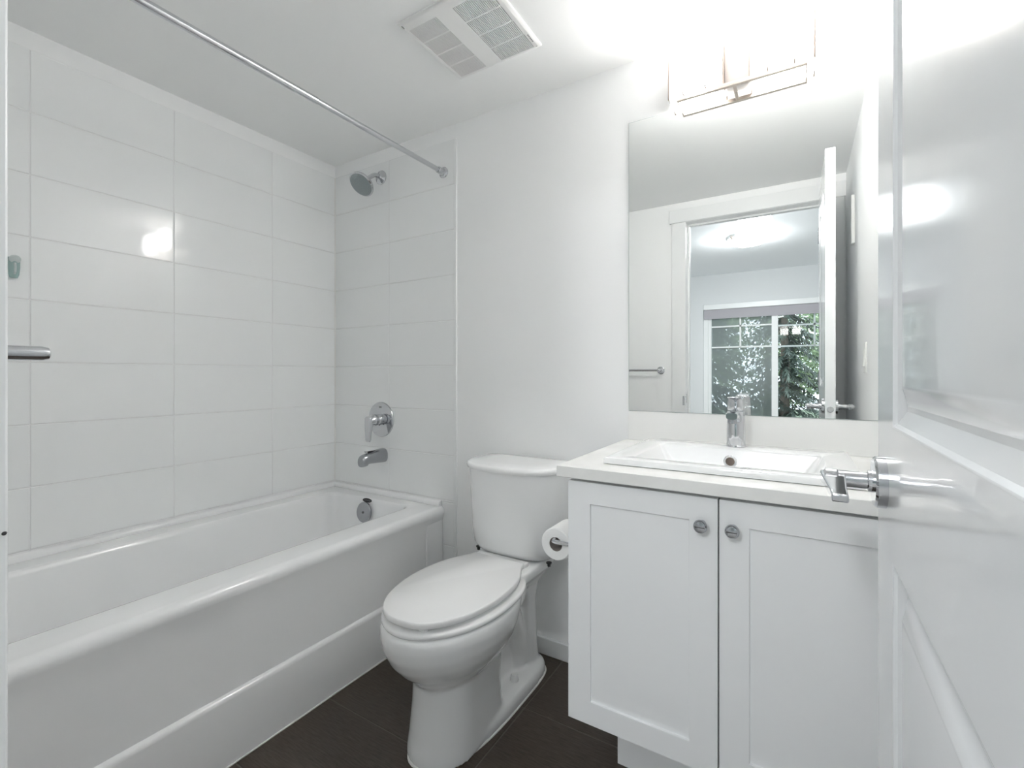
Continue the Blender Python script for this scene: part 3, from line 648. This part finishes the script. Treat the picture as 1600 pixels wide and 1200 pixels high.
bm = B(); box(bm, WX0+.006, WX1-.006, BY-.020, BY-.012, Z(.765), Z(.890)); box(bm, WX0+.006, WX1-.006, BY-.024, BY-.008, Z(.757), Z(.768)); obj('blind_fabric', bm, BLIND, bl)
# bedroom ceiling lamp
cl = thing('ceiling_lamp', 'round glowing alabaster ceiling lamp in the bedroom, seen in the mirror', 'ceiling lamp', (-.452, -1.93, BZ))
c = (-.452, -1.93, BZ)
bm = B(); lathe(bm, [(.162, 0), (.162, .020), (.158, .0235)], c, (0, 0, -1), 48); obj('canopy', bm, VINYL, cl)
bm = B(); lathe(bm, [(.158, .026), (.150, .040), (.128, .060), (.095, .080), (.05, .094), (.0, .098)], c, (0, 0, -1), 48, False, False); lathe(bm, [(.158, .026), (.02, .024)], c, (0, 0, -1), 48, False, True); obj('glass_bowl', bm, DOME, cl)
for k in range(3):
    t = math.radians(12+120*k); p = Vector(c)+Vector((.158*math.cos(t), .158*math.sin(t), -.028))
    bm = B(); lathe(bm, [(.014, -.020), (.014, .006), (.008, .014), (.004, .018)], p, (0, 0, -1), 16); obj('finial', bm, NICKEL, cl)

# ------------------------------------------------------------------ outside: trees beyond the window
bm = B(); box(bm, -30, 30, -60, BY-.14, -3.2, -3.0); o = struct('ground', bm, mat('lawn', (.07, .10, .05), .9))
def conifer(x, y, hgt, rad, seed, label):
    R = random.Random(seed); root = thing('conifer_tree', label, 'tree', (x, y, -3.0), 'trees outside the bedroom window')
    bm = B(); tube(bm, [(x, y, -3.0), (x, y, -3+hgt*.5), (x, y, -3+hgt)], [.16, .1, .02], 10); obj('trunk', bm, BARK, root)
    bm = B()
    nb = 420
    for i in range(nb):
        f = (i+.5)/nb; z = -3+hgt*(.08+.92*f); L = rad*(1-f)**.8*R.uniform(.75, 1.1)+.1; a = R.uniform(0, 2*PI)
        steps = max(4, int(L/.075))
        for s in range(steps):
            t = (s+1)/steps; px = x+math.cos(a)*L*t; py = y+math.sin(a)*L*t; pz = z-.38*L*t*t+.1*t
            for side in (-1, 1, 0):
                ll = .17*(1-.45*t)*R.uniform(.7, 1.4); aa = a+side*R.uniform(.5, 1.1); dz = R.uniform(-.16, -.03)
                w_ = .019
                p0 = Vector((px, py, pz)); p1 = p0+Vector((math.cos(aa)*ll, math.sin(aa)*ll, dz)); pr = Vector((-math.sin(aa), math.cos(aa), R.uniform(-.5, .5)))*w_
                bm.faces.new([bm.verts.new(q) for q in (p0-pr, p0+pr, p1+pr*.3, p1-pr*.3)])
    obj('foliage', bm, LEAF1, root, smooth=False, fix=False)
def broadleaf(x, y, zc, rad, seed, label):
    R = random.Random(seed); root = thing('broadleaf_tree', label, 'tree', (x, y, -3.0), 'trees outside the bedroom window')
    bm = B(); tube(bm, [(x, y, -3.0), (x+.05, y, zc-.3)], [.14, .07], 10); obj('trunk', bm, BARK, root)
    bm = B()
    for i in range(9000):
        u = Vector((R.gauss(0, 1), R.gauss(0, 1), R.gauss(0, 1))).normalized()*rad*R.uniform(.55, 1)**.6
        u.z *= 1.25; k = math.sin(u.x*5+seed)*math.sin(u.z*6)*math.sin(u.y*5)
        if k < -.12: continue
        p = Vector((x, y, zc))+u; a = Vector((R.gauss(0, 1), R.gauss(0, 1), R.gauss(0, 1))).normalized()*.036*rad; b = a.cross(Vector((R.random(), R.random(), R.random()))).normalized()*.022*rad
        bm.faces.new([bm.verts.new(q) for q in (p-a, p-b, p+a, p+b)])
    obj('foliage', bm, LEAF2, root, smooth=False, fix=False)
conifer(1.15, -7.2, 7.0, 1.35, 1, 'dark green conifer outside, right-hand pane of the bedroom window')
conifer(-1.75, -7.2, 7.6, 1.4, 2, 'dark conifer outside, left-hand pane of the bedroom window')
conifer(-.30, -10.3, 8.4, 1.45, 3, 'taller dark conifer outside between the two nearer ones')
broadleaf(2.9, -10.3, 1.4, 1.5, 4, 'pale green leafy tree outside at the right of the bedroom window')
broadleaf(-3.4, -10.3, 1.2, 1.4, 5, 'pale leafy tree outside at the left of the bedroom window')
broadleaf(-.9, -14, 2.2, 2.0, 6, 'pale green tree farthest back, behind the tall middle conifer')
broadleaf(3.2, -14, 2.6, 1.9, 7, 'pale green tree farthest back, behind the right-hand leafy tree')
broadleaf(-4.2, -18.5, 3.0, 2.5, 8, 'large pale green tree in the far row, leftmost of three')
broadleaf(.9, -18.5, 3.2, 2.5, 9, 'large pale green tree in the far row, the middle of three')
broadleaf(6.0, -18.5, 3.0, 2.5, 10, 'large pale green tree in the far row, rightmost of three')
place()
